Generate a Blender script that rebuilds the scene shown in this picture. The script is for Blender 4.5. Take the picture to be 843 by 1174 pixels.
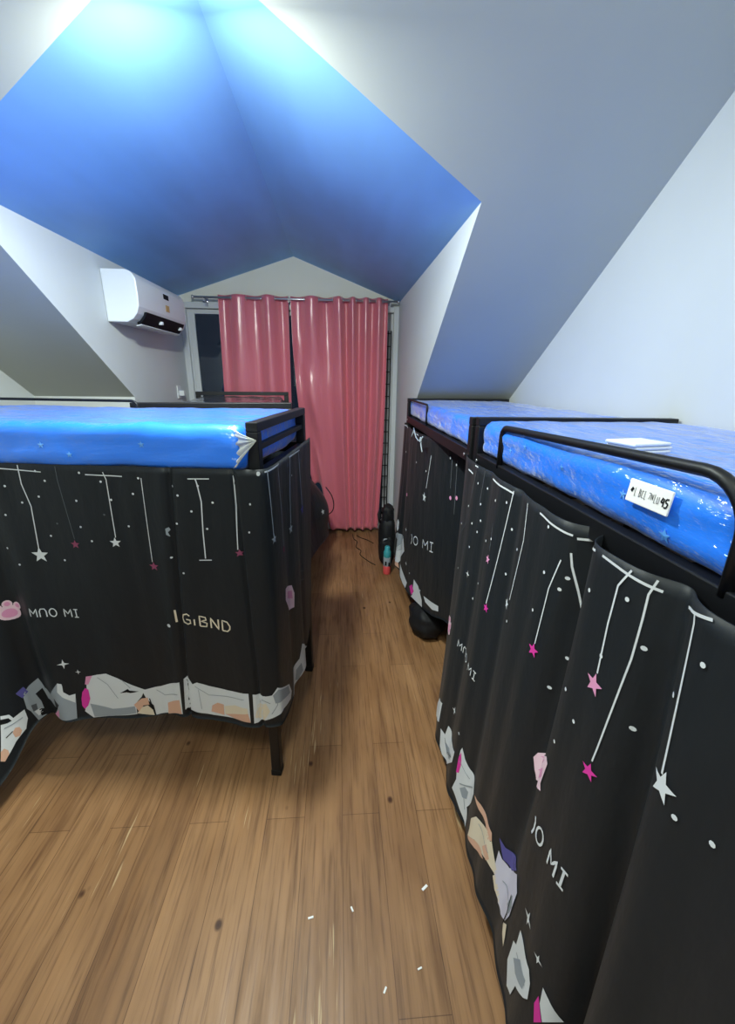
import bpy, bmesh, math, random
from mathutils import Vector, Matrix, noise
from mathutils.bvhtree import BVHTree
PI = math.pi
sc = bpy.context.scene
for o in list(bpy.data.objects): bpy.data.objects.remove(o)
C = sc.collection

# ---------------------------------------------------------------- camera, light, exposure
cam = bpy.data.cameras.new('camera'); cam.sensor_fit = 'HORIZONTAL'; cam.sensor_width = 36.0
cam.lens = 477.11/843*36.0; cam.clip_start = .02
camo = bpy.data.objects.new('camera', cam); C.objects.link(camo); sc.camera = camo
_R = Vector((0.997718, -0.066412, 0.012140)); _D = Vector((-0.008876, -0.307290, -0.951574)); _F = Vector((0.066927, 0.949296, -0.307179))
camo.matrix_world = Matrix(((_R.x, -_D.x, -_F.x, 0), (_R.y, -_D.y, -_F.y, 0), (_R.z, -_D.z, -_F.z, 1.7), (0, 0, 0, 1)))
w = bpy.data.worlds.new('night'); sc.world = w; w.use_nodes = True
w.node_tree.nodes['Background'].inputs[0].default_value = (.02, .03, .05, 1); w.node_tree.nodes['Background'].inputs[1].default_value = .3
def lamp(name, loc, power, col, rad):
    l = bpy.data.lights.new(name, 'POINT'); l.energy = power; l.color = col; l.shadow_soft_size = rad
    o = bpy.data.objects.new(name, l); C.objects.link(o); o.location = loc; return o
lamp('ridge_light', (-.45, 1.47, 2.68), 6.5, (.90, 1.0, .90), .06)
_l = bpy.data.lights.new('ridge_fill', 'AREA'); _l.shape = 'DISK'; _l.size = .16; _l.energy = 22; _l.color = (.92, 1.0, .90)  # disk light added under the ridge lamp, tilted to brighten the window end
_o = bpy.data.objects.new('ridge_fill', _l); C.objects.link(_o); _o.location = (-.45, 1.47, 2.66); _o.rotation_euler = (math.radians(24), 0, 0)
lamp('rear_fill', (-.3, -.5, 3.30), 44, (.92, 1.0, .91), .25)  # unseen fill added behind the camera to lift the shadows
vs = sc.view_settings; vs.view_transform = 'Standard'; vs.look = 'None'; vs.gamma = 1; vs.use_curve_mapping = False
vs.exposure = 1.2
sc.cycles.use_denoising = True
sc.cycles.max_bounces = 8; sc.cycles.diffuse_bounces = 5

# ---------------------------------------------------------------- materials
def lin(c): return tuple((x/12.92 if x <= .04045 else ((x+.055)/1.055)**2.4) for x in (v/255 for v in c))+(1,)
def mat(name, col, rough=.6, spec=.4, metal=0, coat=0, coatr=.1, sheen=0, alpha=1, srgb=True):
    m = bpy.data.materials.new(name); m.use_nodes = True
    b = m.node_tree.nodes['Principled BSDF']; i = b.inputs
    i['Base Color'].default_value = lin(col) if srgb else tuple(col)+(1,)
    i['Roughness'].default_value = rough; i['Specular IOR Level'].default_value = spec; i['Metallic'].default_value = metal
    i['Coat Weight'].default_value = coat; i['Coat Roughness'].default_value = coatr; i['Sheen Weight'].default_value = sheen
    i['Alpha'].default_value = alpha
    return m
class NG:
    def __init__(self, m): self.t = m.node_tree; self.n = self.t.nodes; self.b = self.n['Principled BSDF']
    def add(self, typ, **kw):
        n = self.n.new(typ)
        for k, v in kw.items():
            if hasattr(n, k): setattr(n, k, v)
            else: n.inputs[k].default_value = v
        return n
    def link(self, a, b): self.t.links.new(a, b)
    def coord(self, scale=(1, 1, 1), rot=(0, 0, 0)):
        tc = self.add('ShaderNodeTexCoord'); mp = self.add('ShaderNodeMapping'); mp.inputs['Scale'].default_value = scale; mp.inputs['Rotation'].default_value = rot
        self.link(tc.outputs['Object'], mp.inputs['Vector']); return mp.outputs['Vector']
    def noise(self, vec, scale, detail=3, rough=.5):
        n = self.add('ShaderNodeTexNoise'); n.inputs['Scale'].default_value = scale; n.inputs['Detail'].default_value = detail; n.inputs['Roughness'].default_value = rough
        self.link(vec, n.inputs['Vector']); return n.outputs['Fac']
    def ramp(self, fac, stops):
        r = self.add('ShaderNodeValToRGB'); el = r.color_ramp.elements
        while len(el) < len(stops): el.new(.5)
        for e, (p, c) in zip(el, stops): e.position = p; e.color = c
        self.link(fac, r.inputs['Fac']); return r.outputs['Color']
    def mix(self, fac, a, b, mode='MIX'):
        m = self.add('ShaderNodeMix', data_type='RGBA', blend_type=mode)
        for s, v in ((m.inputs[0], fac), (m.inputs[6], a), (m.inputs[7], b)):
            if hasattr(v, 'is_output'): self.link(v, s)
            else: s.default_value = v
        return m.outputs[2]
    def bump(self, h, strength, dist=.01, to='Normal'):
        b = self.add('ShaderNodeBump'); b.inputs['Strength'].default_value = strength; b.inputs['Distance'].default_value = dist
        self.link(h, b.inputs['Height']); self.link(b.outputs['Normal'], self.b.inputs[to])
g4 = lambda v: (v, v, v, 1)
def paint(name, col, var=.06, rough=.65, streak=None):
    m = mat(name, col, rough, .3); g = NG(m); v = g.coord()
    n = g.noise(v, 1.3, 4); c = g.ramp(n, [(.3, g4(1-var)), (.7, g4(1))])
    base = lin(col)
    out = g.mix(1.0, base, c, 'MULTIPLY')
    if streak:
        s = g.noise(g.coord(streak), 1.0, 3); c2 = g.ramp(s, [(.35, g4(.86)), (.65, g4(1.06))]); out = g.mix(1.0, out, c2, 'MULTIPLY')
    g.link(out, g.b.inputs['Base Color']); g.bump(g.noise(v, 40, 3), .05, .002); return m
M = {}
M['wall'] = paint('white_wall_paint', (216, 220, 222))
M['gable'] = paint('cream_wall_paint', (232, 230, 218))
M['slope'] = paint('grey_white_ceiling_paint', (190, 192, 184), .08)
M['blue'] = paint('sky_blue_ceiling_paint', (140, 192, 246), .10, .5, (2.2, .5, 2.2))
M['black'] = mat('black_powder_coated_steel', (15, 16, 20), .45, .4)
M['board'] = mat('slat_board', (60, 50, 42), .7)
M['alu'] = mat('white_aluminium', (205, 208, 212), .35, .5)
M['chrome'] = mat('brushed_chrome', (200, 200, 205), .28, .5, .9)
M['plastic'] = mat('white_plastic', (228, 232, 236), .3, .5)
M['paper'] = mat('white_paper', (238, 238, 240), .6)
M['darkslot'] = mat('dark_slot', (14, 18, 26), .7, .2)
M['rubber'] = mat('black_rubber', (16, 16, 18), .6)
M['teal'] = mat('teal_plastic', (60, 150, 160), .35)
M['coral'] = mat('coral_plastic', (225, 85, 90), .35)
M['nylon'] = mat('black_nylon', (17, 18, 23), .65)
M['tie'] = mat('pale_tie_string', (170, 180, 190), .7)
M['yellow'] = mat('amber_sticker', (200, 165, 110), .5)
M['wrap'] = mat('clear_plastic_wrap', (225, 226, 215), .25, .6, 0, 0, .1, 0, .72)
PC = dict(white=(212, 216, 222), pink=(222, 150, 190), pinklight=(232, 200, 215), magenta=(216, 60, 160), peach=(215, 172, 150), grey=(150, 158, 168), purple=(88, 84, 150), dim=(88, 92, 98), black=(20, 22, 26), cream=(222, 210, 190), lavender=(205, 203, 222), dimpink=(140, 70, 100))
PN = list(PC)
for k, v in PC.items(): M['p_'+k] = mat('print_'+k, v, .7, .2)
def cloth_mat():
    m = mat('black_curtain_cloth', (22, 27, 33), .5, .3, sheen=.03); g = NG(m)
    n = g.noise(g.coord((3, 3, 1)), 4, 4); g.bump(n, .35, .02); return m
M['cloth'] = cloth_mat()
def satin():
    m = mat('pink_satin', (212, 112, 128), .30, .9, sheen=.3); g = NG(m)
    g.b.inputs['Sheen Tint'].default_value = (1, .75, .8, 1); g.b.inputs['Anisotropic'].default_value = .5
    n = g.noise(g.coord((14, 14, 1.2)), 2.0, 4); g.bump(n, .35, .02); return m
M['satin'] = satin()
def plastic_blue(name, col, cr=.12, wr=.65, sh=.45):
    m = mat(name, col, .45, .5, coat=1, coatr=cr, sheen=sh)
    m.node_tree.nodes['Principled BSDF'].inputs['Sheen Roughness'].default_value = .35; g = NG(m)
    v = g.coord((1, 1, 1)); d = g.noise(v, 3.0, 2)
    st = g.coord((2.0, 2.0, 9.0), (.3, .12, .2)); a = g.noise(st, 2.2, 5, .62)
    st2 = g.coord((9.0, 2.5, 3.0), (.1, .3, .8)); b2 = g.noise(st2, 1.6, 4, .6)
    mx = g.add('ShaderNodeMath', operation='ADD'); g.link(a, mx.inputs[0]); g.link(b2, mx.inputs[1])
    g.bump(mx.outputs[0], wr, .045, 'Coat Normal'); g.bump(d, .2, .02)
    return m
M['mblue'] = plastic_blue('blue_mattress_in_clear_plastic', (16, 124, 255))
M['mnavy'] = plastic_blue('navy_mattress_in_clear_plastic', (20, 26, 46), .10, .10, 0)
M['mstar'] = mat('pale_blue_star_print', (90, 160, 245), .4, .4, coat=1)
def floor_mat():
    m = mat('wood_plank_floor', (150, 105, 66), .42, .4); g = NG(m)
    tc = g.add('ShaderNodeTexCoord'); sp = g.add('ShaderNodeSeparateXYZ'); cb = g.add('ShaderNodeCombineXYZ')
    g.link(tc.outputs['Object'], sp.inputs[0]); g.link(sp.outputs[1], cb.inputs[0]); g.link(sp.outputs[0], cb.inputs[1])
    mp = g.add('ShaderNodeMapping'); mp.inputs['Location'].default_value = (.26, .0, 0); g.link(cb.outputs[0], mp.inputs['Vector']); v = mp.outputs['Vector']
    br = g.add('ShaderNodeTexBrick', offset=.37, offset_frequency=2, squash=1.0)
    for k, x in (('Scale', 1.0), ('Brick Width', .92), ('Row Height', .152), ('Mortar Size', .0013), ('Mortar Smooth', .3), ('Bias', 0)): br.inputs[k].default_value = x
    br.inputs['Color1'].default_value = lin((140, 103, 70)); br.inputs['Color2'].default_value = lin((158, 119, 83)); br.inputs['Mortar'].default_value = lin((100, 68, 42))
    g.link(v, br.inputs['Vector'])
    # grain runs along the planks
    def st(sx, sy):
        q = g.add('ShaderNodeMapping'); q.inputs['Scale'].default_value = (sx, sy, 1); g.link(v, q.inputs['Vector']); return q.outputs['Vector']
    gr = g.noise(st(1.6, 26), 1.0, 6, .62); c = g.mix(1.0, br.outputs['Color'], g.ramp(gr, [(.30, (.56, .50, .44, 1)), (.47, g4(.97)), (.75, g4(1.14))]), 'MULTIPLY')
    gr2 = g.noise(st(3.5, 90), 1.0, 3, .6); c = g.mix(.7, c, g.ramp(gr2, [(.34, (.50, .43, .38, 1)), (.47, g4(1)), (.8, g4(1.1))]), 'MULTIPLY')
    big = g.noise(st(1.6, 5), 1.3, 4); c = g.mix(1.0, c, g.ramp(big, [(.3, (.74, .68, .62, 1)), (.7, g4(1.1))]), 'MULTIPLY')
    # knots
    dist = g.noise(st(6, 14), 1.0, 2); kv = g.add('ShaderNodeTexVoronoi', feature='F1'); kv.inputs['Scale'].default_value = 1.0; g.link(st(3.7, 5.2), kv.inputs['Vector'])
    kr = g.ramp(kv.outputs['Distance'], [(.0, (.12, .07, .05, 1)), (.04, (.22, .14, .10, 1)), (.075, g4(1)), (1, g4(1))]); c = g.mix(1.0, c, kr, 'MULTIPLY')
    # pale scuffs
    sc1 = g.noise(st(5, 120), 1.0, 2, .5); sc2 = g.noise(st(1.6, 3), 1.0, 2)
    mu = g.add('ShaderNodeMath', operation='MULTIPLY'); g.link(sc1, mu.inputs[0]); g.link(sc2, mu.inputs[1])
    c = g.mix(g.ramp(mu.outputs[0], [(.40, g4(0)), (.47, g4(.55))]), c, lin((216, 190, 150)))
    g.link(c, g.b.inputs['Base Color']); g.bump(gr2, .1, .002)
    g.link(g.ramp(gr, [(.3, g4(.55)), (.7, g4(.36))]), g.b.inputs['Roughness']); return m
M['floor'] = floor_mat()
def pane_mat():
    m = mat('window_glass', (200, 215, 220), .02, .5); b = m.node_tree.nodes['Principled BSDF']
    b.inputs['Transmission Weight'].default_value = 1; b.inputs['IOR'].default_value = 1.5; return m
M['pane'] = pane_mat()
M['lampon'] = mat('lamp_diffuser', (240, 244, 250), .4)

# ---------------------------------------------------------------- mesh helpers
class MB:
    def __init__(self, *mats): self.bm = bmesh.new(); self.mats = list(mats); self.mi = 0
    def use(self, i): self.mi = i; return self
    def _tag(self, faces):
        for f in faces: f.material_index = self.mi
    def box(self, x0, x1, y0, y1, z0, z1, bev=0, mtx=None):
        r = bmesh.ops.create_cube(self.bm, size=1); vs_ = r['verts']
        for v in vs_: v.co = Vector(((x0+x1)/2+v.co.x*(x1-x0), (y0+y1)/2+v.co.y*(y1-y0), (z0+z1)/2+v.co.z*(z1-z0)))
        fs = list({f for v in vs_ for f in v.link_faces}); self._tag(fs)
        if bev:
            es = list({e for v in vs_ for e in v.link_edges})
            rb = bmesh.ops.bevel(self.bm, geom=es, offset=bev, segments=2, affect='EDGES', profile=.5)
            self._tag(rb['faces']); vs_ = list({v for f in rb['faces'] for v in f.verts}|{v for v in vs_ if v.is_valid})
        if mtx: 
            for v in vs_: v.co = mtx@v.co
        return self
    def tube(self, pts, r, n=10, closed=False):
        pts = [Vector(p) for p in pts]; rings = []; N = len(pts)
        rr = r if isinstance(r, (list, tuple)) else [r]*N
        up = None
        for i, p in enumerate(pts):
            if closed: d = pts[(i+1) % N]-pts[i-1]
            else: d = pts[min(i+1, N-1)]-pts[max(i-1, 0)]
            d.normalize()
            if up is None: up = Vector((0, 0, 1)) if abs(d.z) < .9 else Vector((1, 0, 0))
            a = d.cross(up)
            if a.length < 1e-4: a = d.orthogonal()
            a.normalize(); b = a.cross(d).normalized(); up = b
            rings.append([self.bm.verts.new(p+(a*math.cos(2*PI*k/n)+b*math.sin(2*PI*k/n))*rr[i]) for k in range(n)])
        fs = []
        for i in range(N if closed else N-1):
            A, B = rings[i], rings[(i+1) % N]
            for k in range(n): fs.append(self.bm.faces.new((A[k], A[(k+1) % n], B[(k+1) % n], B[k])))
        if not closed: fs.append(self.bm.faces.new(rings[0][::-1])); fs.append(self.bm.faces.new(rings[-1]))
        for f in fs: f.smooth = True
        self._tag(fs); return self
    def lathe(self, prof, center, n=24, axis='z'):
        cx, cy, cz = center; rings = []
        for r, z in prof:
            ring = []
            for k in range(n):
                a = 2*PI*k/n; p = (r*math.cos(a), r*math.sin(a), z)
                if axis == 'x': p = (p[2], p[0], p[1])
                if axis == 'y': p = (p[0], p[2], p[1])
                ring.append(self.bm.verts.new((cx+p[0], cy+p[1], cz+p[2])))
            rings.append(ring)
        fs = []
        for A, B in zip(rings, rings[1:]):
            for k in range(n): fs.append(self.bm.faces.new((A[k], A[(k+1) % n], B[(k+1) % n], B[k])))
        for f in fs: f.smooth = True
        fs.append(self.bm.faces.new(rings[0][::-1])); fs.append(self.bm.faces.new(rings[-1]))
        self._tag(fs); return self
    def prism(self, poly, fn):                     # poly of 2-D points, fn(a, b, side) -> 3-D for side 0 / 1
        A = [self.bm.verts.new(fn(a, b, 0)) for a, b in poly]; B = [self.bm.verts.new(fn(a, b, 1)) for a, b in poly]; n = len(poly)
        fs = [self.bm.faces.new(A[::-1]), self.bm.faces.new(B)]
        for k in range(n): fs.append(self.bm.faces.new((A[k], A[(k+1) % n], B[(k+1) % n], B[k])))
        self._tag(fs); return self
    def face(self, pts):
        f = self.bm.faces.new([self.bm.verts.new(p) for p in pts]); self._tag([f]); return self
    def build(self, name, parent=None, smooth=False, recalc=True, mtx=None):
        if mtx:
            for v in self.bm.verts: v.co = mtx@v.co
        if recalc: bmesh.ops.recalc_face_normals(self.bm, faces=self.bm.faces)
        me = bpy.data.meshes.new(name); self.bm.to_mesh(me); self.bm.free()
        for m in self.mats: me.materials.append(m)
        if smooth:
            for p in me.polygons: p.use_smooth = True
        o = bpy.data.objects.new(name, me); C.objects.link(o)
        if parent: o.parent = parent
        return o
def tag(o, label=None, cat=None, group=None, kind=None):
    for k, v in (('label', label), ('category', cat), ('group', group), ('kind', kind)):
        if v: o[k] = v
    return o
def thing(name, label, cat, loc=(0, 0, 0), rz=0, group=None):
    o = bpy.data.objects.new(name, None); C.objects.link(o); o.location = loc; o.rotation_euler = (0, 0, rz); o.empty_display_size = .1
    return tag(o, label, cat, group)
def arc(c, r, a0, a1, n, fn): return [fn(c[0]+r*math.cos(a0+(a1-a0)*k/n), c[1]+r*math.sin(a0+(a1-a0)*k/n)) for k in range(n+1)]
# ---- hanging cloth: a surface between a top path and a hem path, with folds
import math
def _cr(p0, p1, p2, p3, u):
    return tuple(0.5*((2*b)+(-a+c)*u+(2*a-5*b+4*c-d)*u*u+(-a+3*b-3*c+d)*u*u*u) for a, b, c, d in zip(p0, p1, p2, p3))
class Cloth:
    # keys: (xt, yt, zt, xb, yb, zb) along the path; right-hand side of travel is the outward side
    def __init__(self, keys, folds=(), bumps=(), power=1.3, n=600, out=1):
        self.folds, self.bumps, self.power, self.out = folds, bumps, power, out
        ext = [tuple(2*a-b for a, b in zip(keys[0], keys[1]))]+list(keys)+[tuple(2*a-b for a, b in zip(keys[-1], keys[-2]))]
        pts = []
        m = len(keys)-1; per = max(8, n//m)
        for i in range(m):
            for k in range(per): pts.append(_cr(ext[i], ext[i+1], ext[i+2], ext[i+3], k/per))
        pts.append(tuple(keys[-1]))
        s = [0.0]
        for a, b in zip(pts, pts[1:]):
            s.append(s[-1]+0.5*(math.hypot(b[0]-a[0], b[1]-a[1])+math.hypot(b[3]-a[3], b[4]-a[4])))
        self.pts, self.s, self.L = pts, s, s[-1]
    def _row(self, s):
        import bisect
        s = min(max(s, 0), self.L)
        i = min(max(bisect.bisect_right(self.s, s)-1, 0), len(self.pts)-2)
        u = (s-self.s[i])/max(1e-9, self.s[i+1]-self.s[i])
        return tuple(a+(b-a)*u for a, b in zip(self.pts[i], self.pts[i+1]))
    def base(self, s, t):
        r = self._row(s); w = t**self.power
        return (r[0]+(r[3]-r[0])*w, r[1]+(r[4]-r[1])*w, r[2]+(r[5]-r[2])*t)
    def normal(self, s, t):
        a, b = self.base(max(0, s-.03), t), self.base(min(self.L, s+.03), t)
        dx, dy = b[0]-a[0], b[1]-a[1]; l = math.hypot(dx, dy) or 1
        return (dy/l*self.out, -dx/l*self.out)
    def off(self, s, t):
        o = 0.0
        for f in self.folds:                       # (s_top, s_hem, width, amp_top, amp_hem)
            c = f[0]+(f[1]-f[0])*t; q = (s-c)/f[2]
            if -4 < q < 4: o += (f[3]+(f[4]-f[3])*t)*math.exp(-q*q)
        for b in self.bumps:                       # (s, t, width_s, width_t, amp)
            q = ((s-b[0])/b[2])**2+((t-b[1])/b[3])**2
            if q < 16: o += b[4]*math.exp(-q)
        return o
    def at(self, s, t, lift=0.0):
        p = self.base(s, t); n = self.normal(s, t); o = self.off(s, t)+lift
        return (p[0]+n[0]*o, p[1]+n[1]*o, p[2])
    def z2t(self, s, z):
        r = self._row(s); return (r[2]-z)/(r[2]-r[5])

def _P(L, d=0.0):                                  # along the front edge of the crosswise bunk, d towards the viewer
    return (-.27-.990*L-.139*d, 1.42+.139*L-.990*d)
def _f(L, d): return _P(L, d)
_lnk = []
for L, xb, yb, zb in ((1.62, -1.56, .96, .04), (1.36, -1.41, 1.20, .08), (1.12, -1.345, 1.445, .21), (1.02, -1.25, 1.50, .295), (.84, -1.09, 1.497, .30), (.62, -.88, 1.50, .30), (.42, -.68, 1.487, .305), (.22, -.51, 1.45, .30), (.07, -.385, 1.415, .30)):
    x, y = _P(L, .025); _lnk.append((x, y, 1.40, xb, yb, zb))
_lnk += [(-.268, 1.404, 1.40, -.275, 1.408, .30), (-.238, 1.45, 1.40, -.238, 1.45, .30), (-.215, 1.62, 1.40, -.205, 1.66, .30), (-.18, 1.88, 1.405, -.185, 1.93, .30), (-.148, 2.16, 1.405, -.175, 2.18, .31)]
CL = {}
CL['LN'] = Cloth(_lnk, folds=[(.36, .46, .10, .0, .03), (.60, .615, .045, -.004, -.05), (.68, .73, .05, .004, .022), (.98, 1.0, .09, .003, .014), (1.12, 1.12, .03, -.003, -.006),
    (1.316, 1.244, .007, -.014, -.018), (1.287, 1.215, .025, .006, .010), (1.355, 1.29, .04, .002, .008), (1.52, 1.588, .006, -.012, -.016), (1.47, 1.53, .04, .0, .006), (1.20, 1.16, .03, -.004, -.004),
    (1.85, 1.87, .05, .0, -.015), (1.98, 2.0, .06, .0, .015), (2.1, 2.12, .04, 0, -.015)])
CL['RN'] = Cloth([(.70, 1.70, 1.40, .72, 1.78, .15), (.55, 1.69, 1.40, .56, 1.76, .15), (.518, 1.64, 1.40, .485, 1.66, .14), (.512, 1.5, 1.40, .445, 1.5, .13), (.512, 1.25, 1.40, .436, 1.25, .12), (.512, 1.0, 1.398, .445, 1.0, .12), (.512, .75, 1.398, .44, .75, .12), (.512, .5, 1.402, .43, .5, .12), (.512, .25, 1.402, .43, .25, .12), (.512, .0, 1.402, .43, .0, .12)], folds=[(.42, .43, .05, .004, .012), (.55, .56, .035, -.006, -.012), (.66, .68, .05, .006, .014), (.79, .82, .03, -.008, -.012), (.90, .92, .05, .006, .012), (1.0, 1.03, .05, .008, .016),
    (1.115, 1.13, .035, -.055, -.006), (1.21, 1.23, .06, .018, .010), (1.37, 1.47, .032, -.022, -.07), (1.45, 1.56, .05, .010, .045), (1.29, 1.34, .05, .012, .02), (1.70, 1.75, .06, -.01, -.02)])
CL['RF'] = Cloth([(.75, 3.36, 1.36, .76, 3.44, .3), (.57, 3.355, 1.36, .55, 3.44, .28), (.515, 3.30, 1.365, .475, 3.36, .26), (.51, 3.1, 1.365, .46, 3.1, .25), (.50, 2.92, 1.365, .462, 2.92, .23), (.512, 2.72, 1.365, .49, 2.72, .20), (.535, 2.52, 1.365, .53, 2.52, .22), (.565, 2.30, 1.365, .575, 2.30, .26), (.605, 2.10, 1.36, .625, 2.12, .32), (.63, 1.98, 1.36, .67, 1.98, .3), (.60, 1.86, 1.36, .62, 1.85, .3), (.56, 1.78, 1.36, .57, 1.80, .3)],
    folds=[(.45, .46, .05, -.006, -.02), (.56, .56, .04, .006, .015), (.66, .64, .04, -.006, -.015)])
CL['FL'] = Cloth([(-1.12, 2.35, 1.41, -1.12, 2.31, .3), (-.72, 2.33, 1.41, -.72, 2.28, .3), (-.38, 2.32, 1.41, -.34, 2.27, .3), (-.31, 2.38, 1.41, -.22, 2.36, .3), (-.33, 2.7, 1.41, -.23, 2.7, .28), (-.37, 3.1, 1.41, -.25, 3.1, .26), (-.41, 3.4, 1.41, -.21, 3.4, .24), (-.44, 3.7, 1.41, -.16, 3.7, .22), (-.47, 3.98, 1.41, -.14, 3.98, .2), (-.52, 4.08, 1.41, -.2, 4.10, .2), (-.7, 4.10, 1.41, -.7, 4.12, .2)],
    folds=[(1.0, 1.0, .06, 0, -.02), (1.25, 1.27, .06, 0, .02), (1.5, 1.52, .06, 0, -.02)], bumps=[(2.42, .72, .28, .22, .15)], power=1.6)
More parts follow.
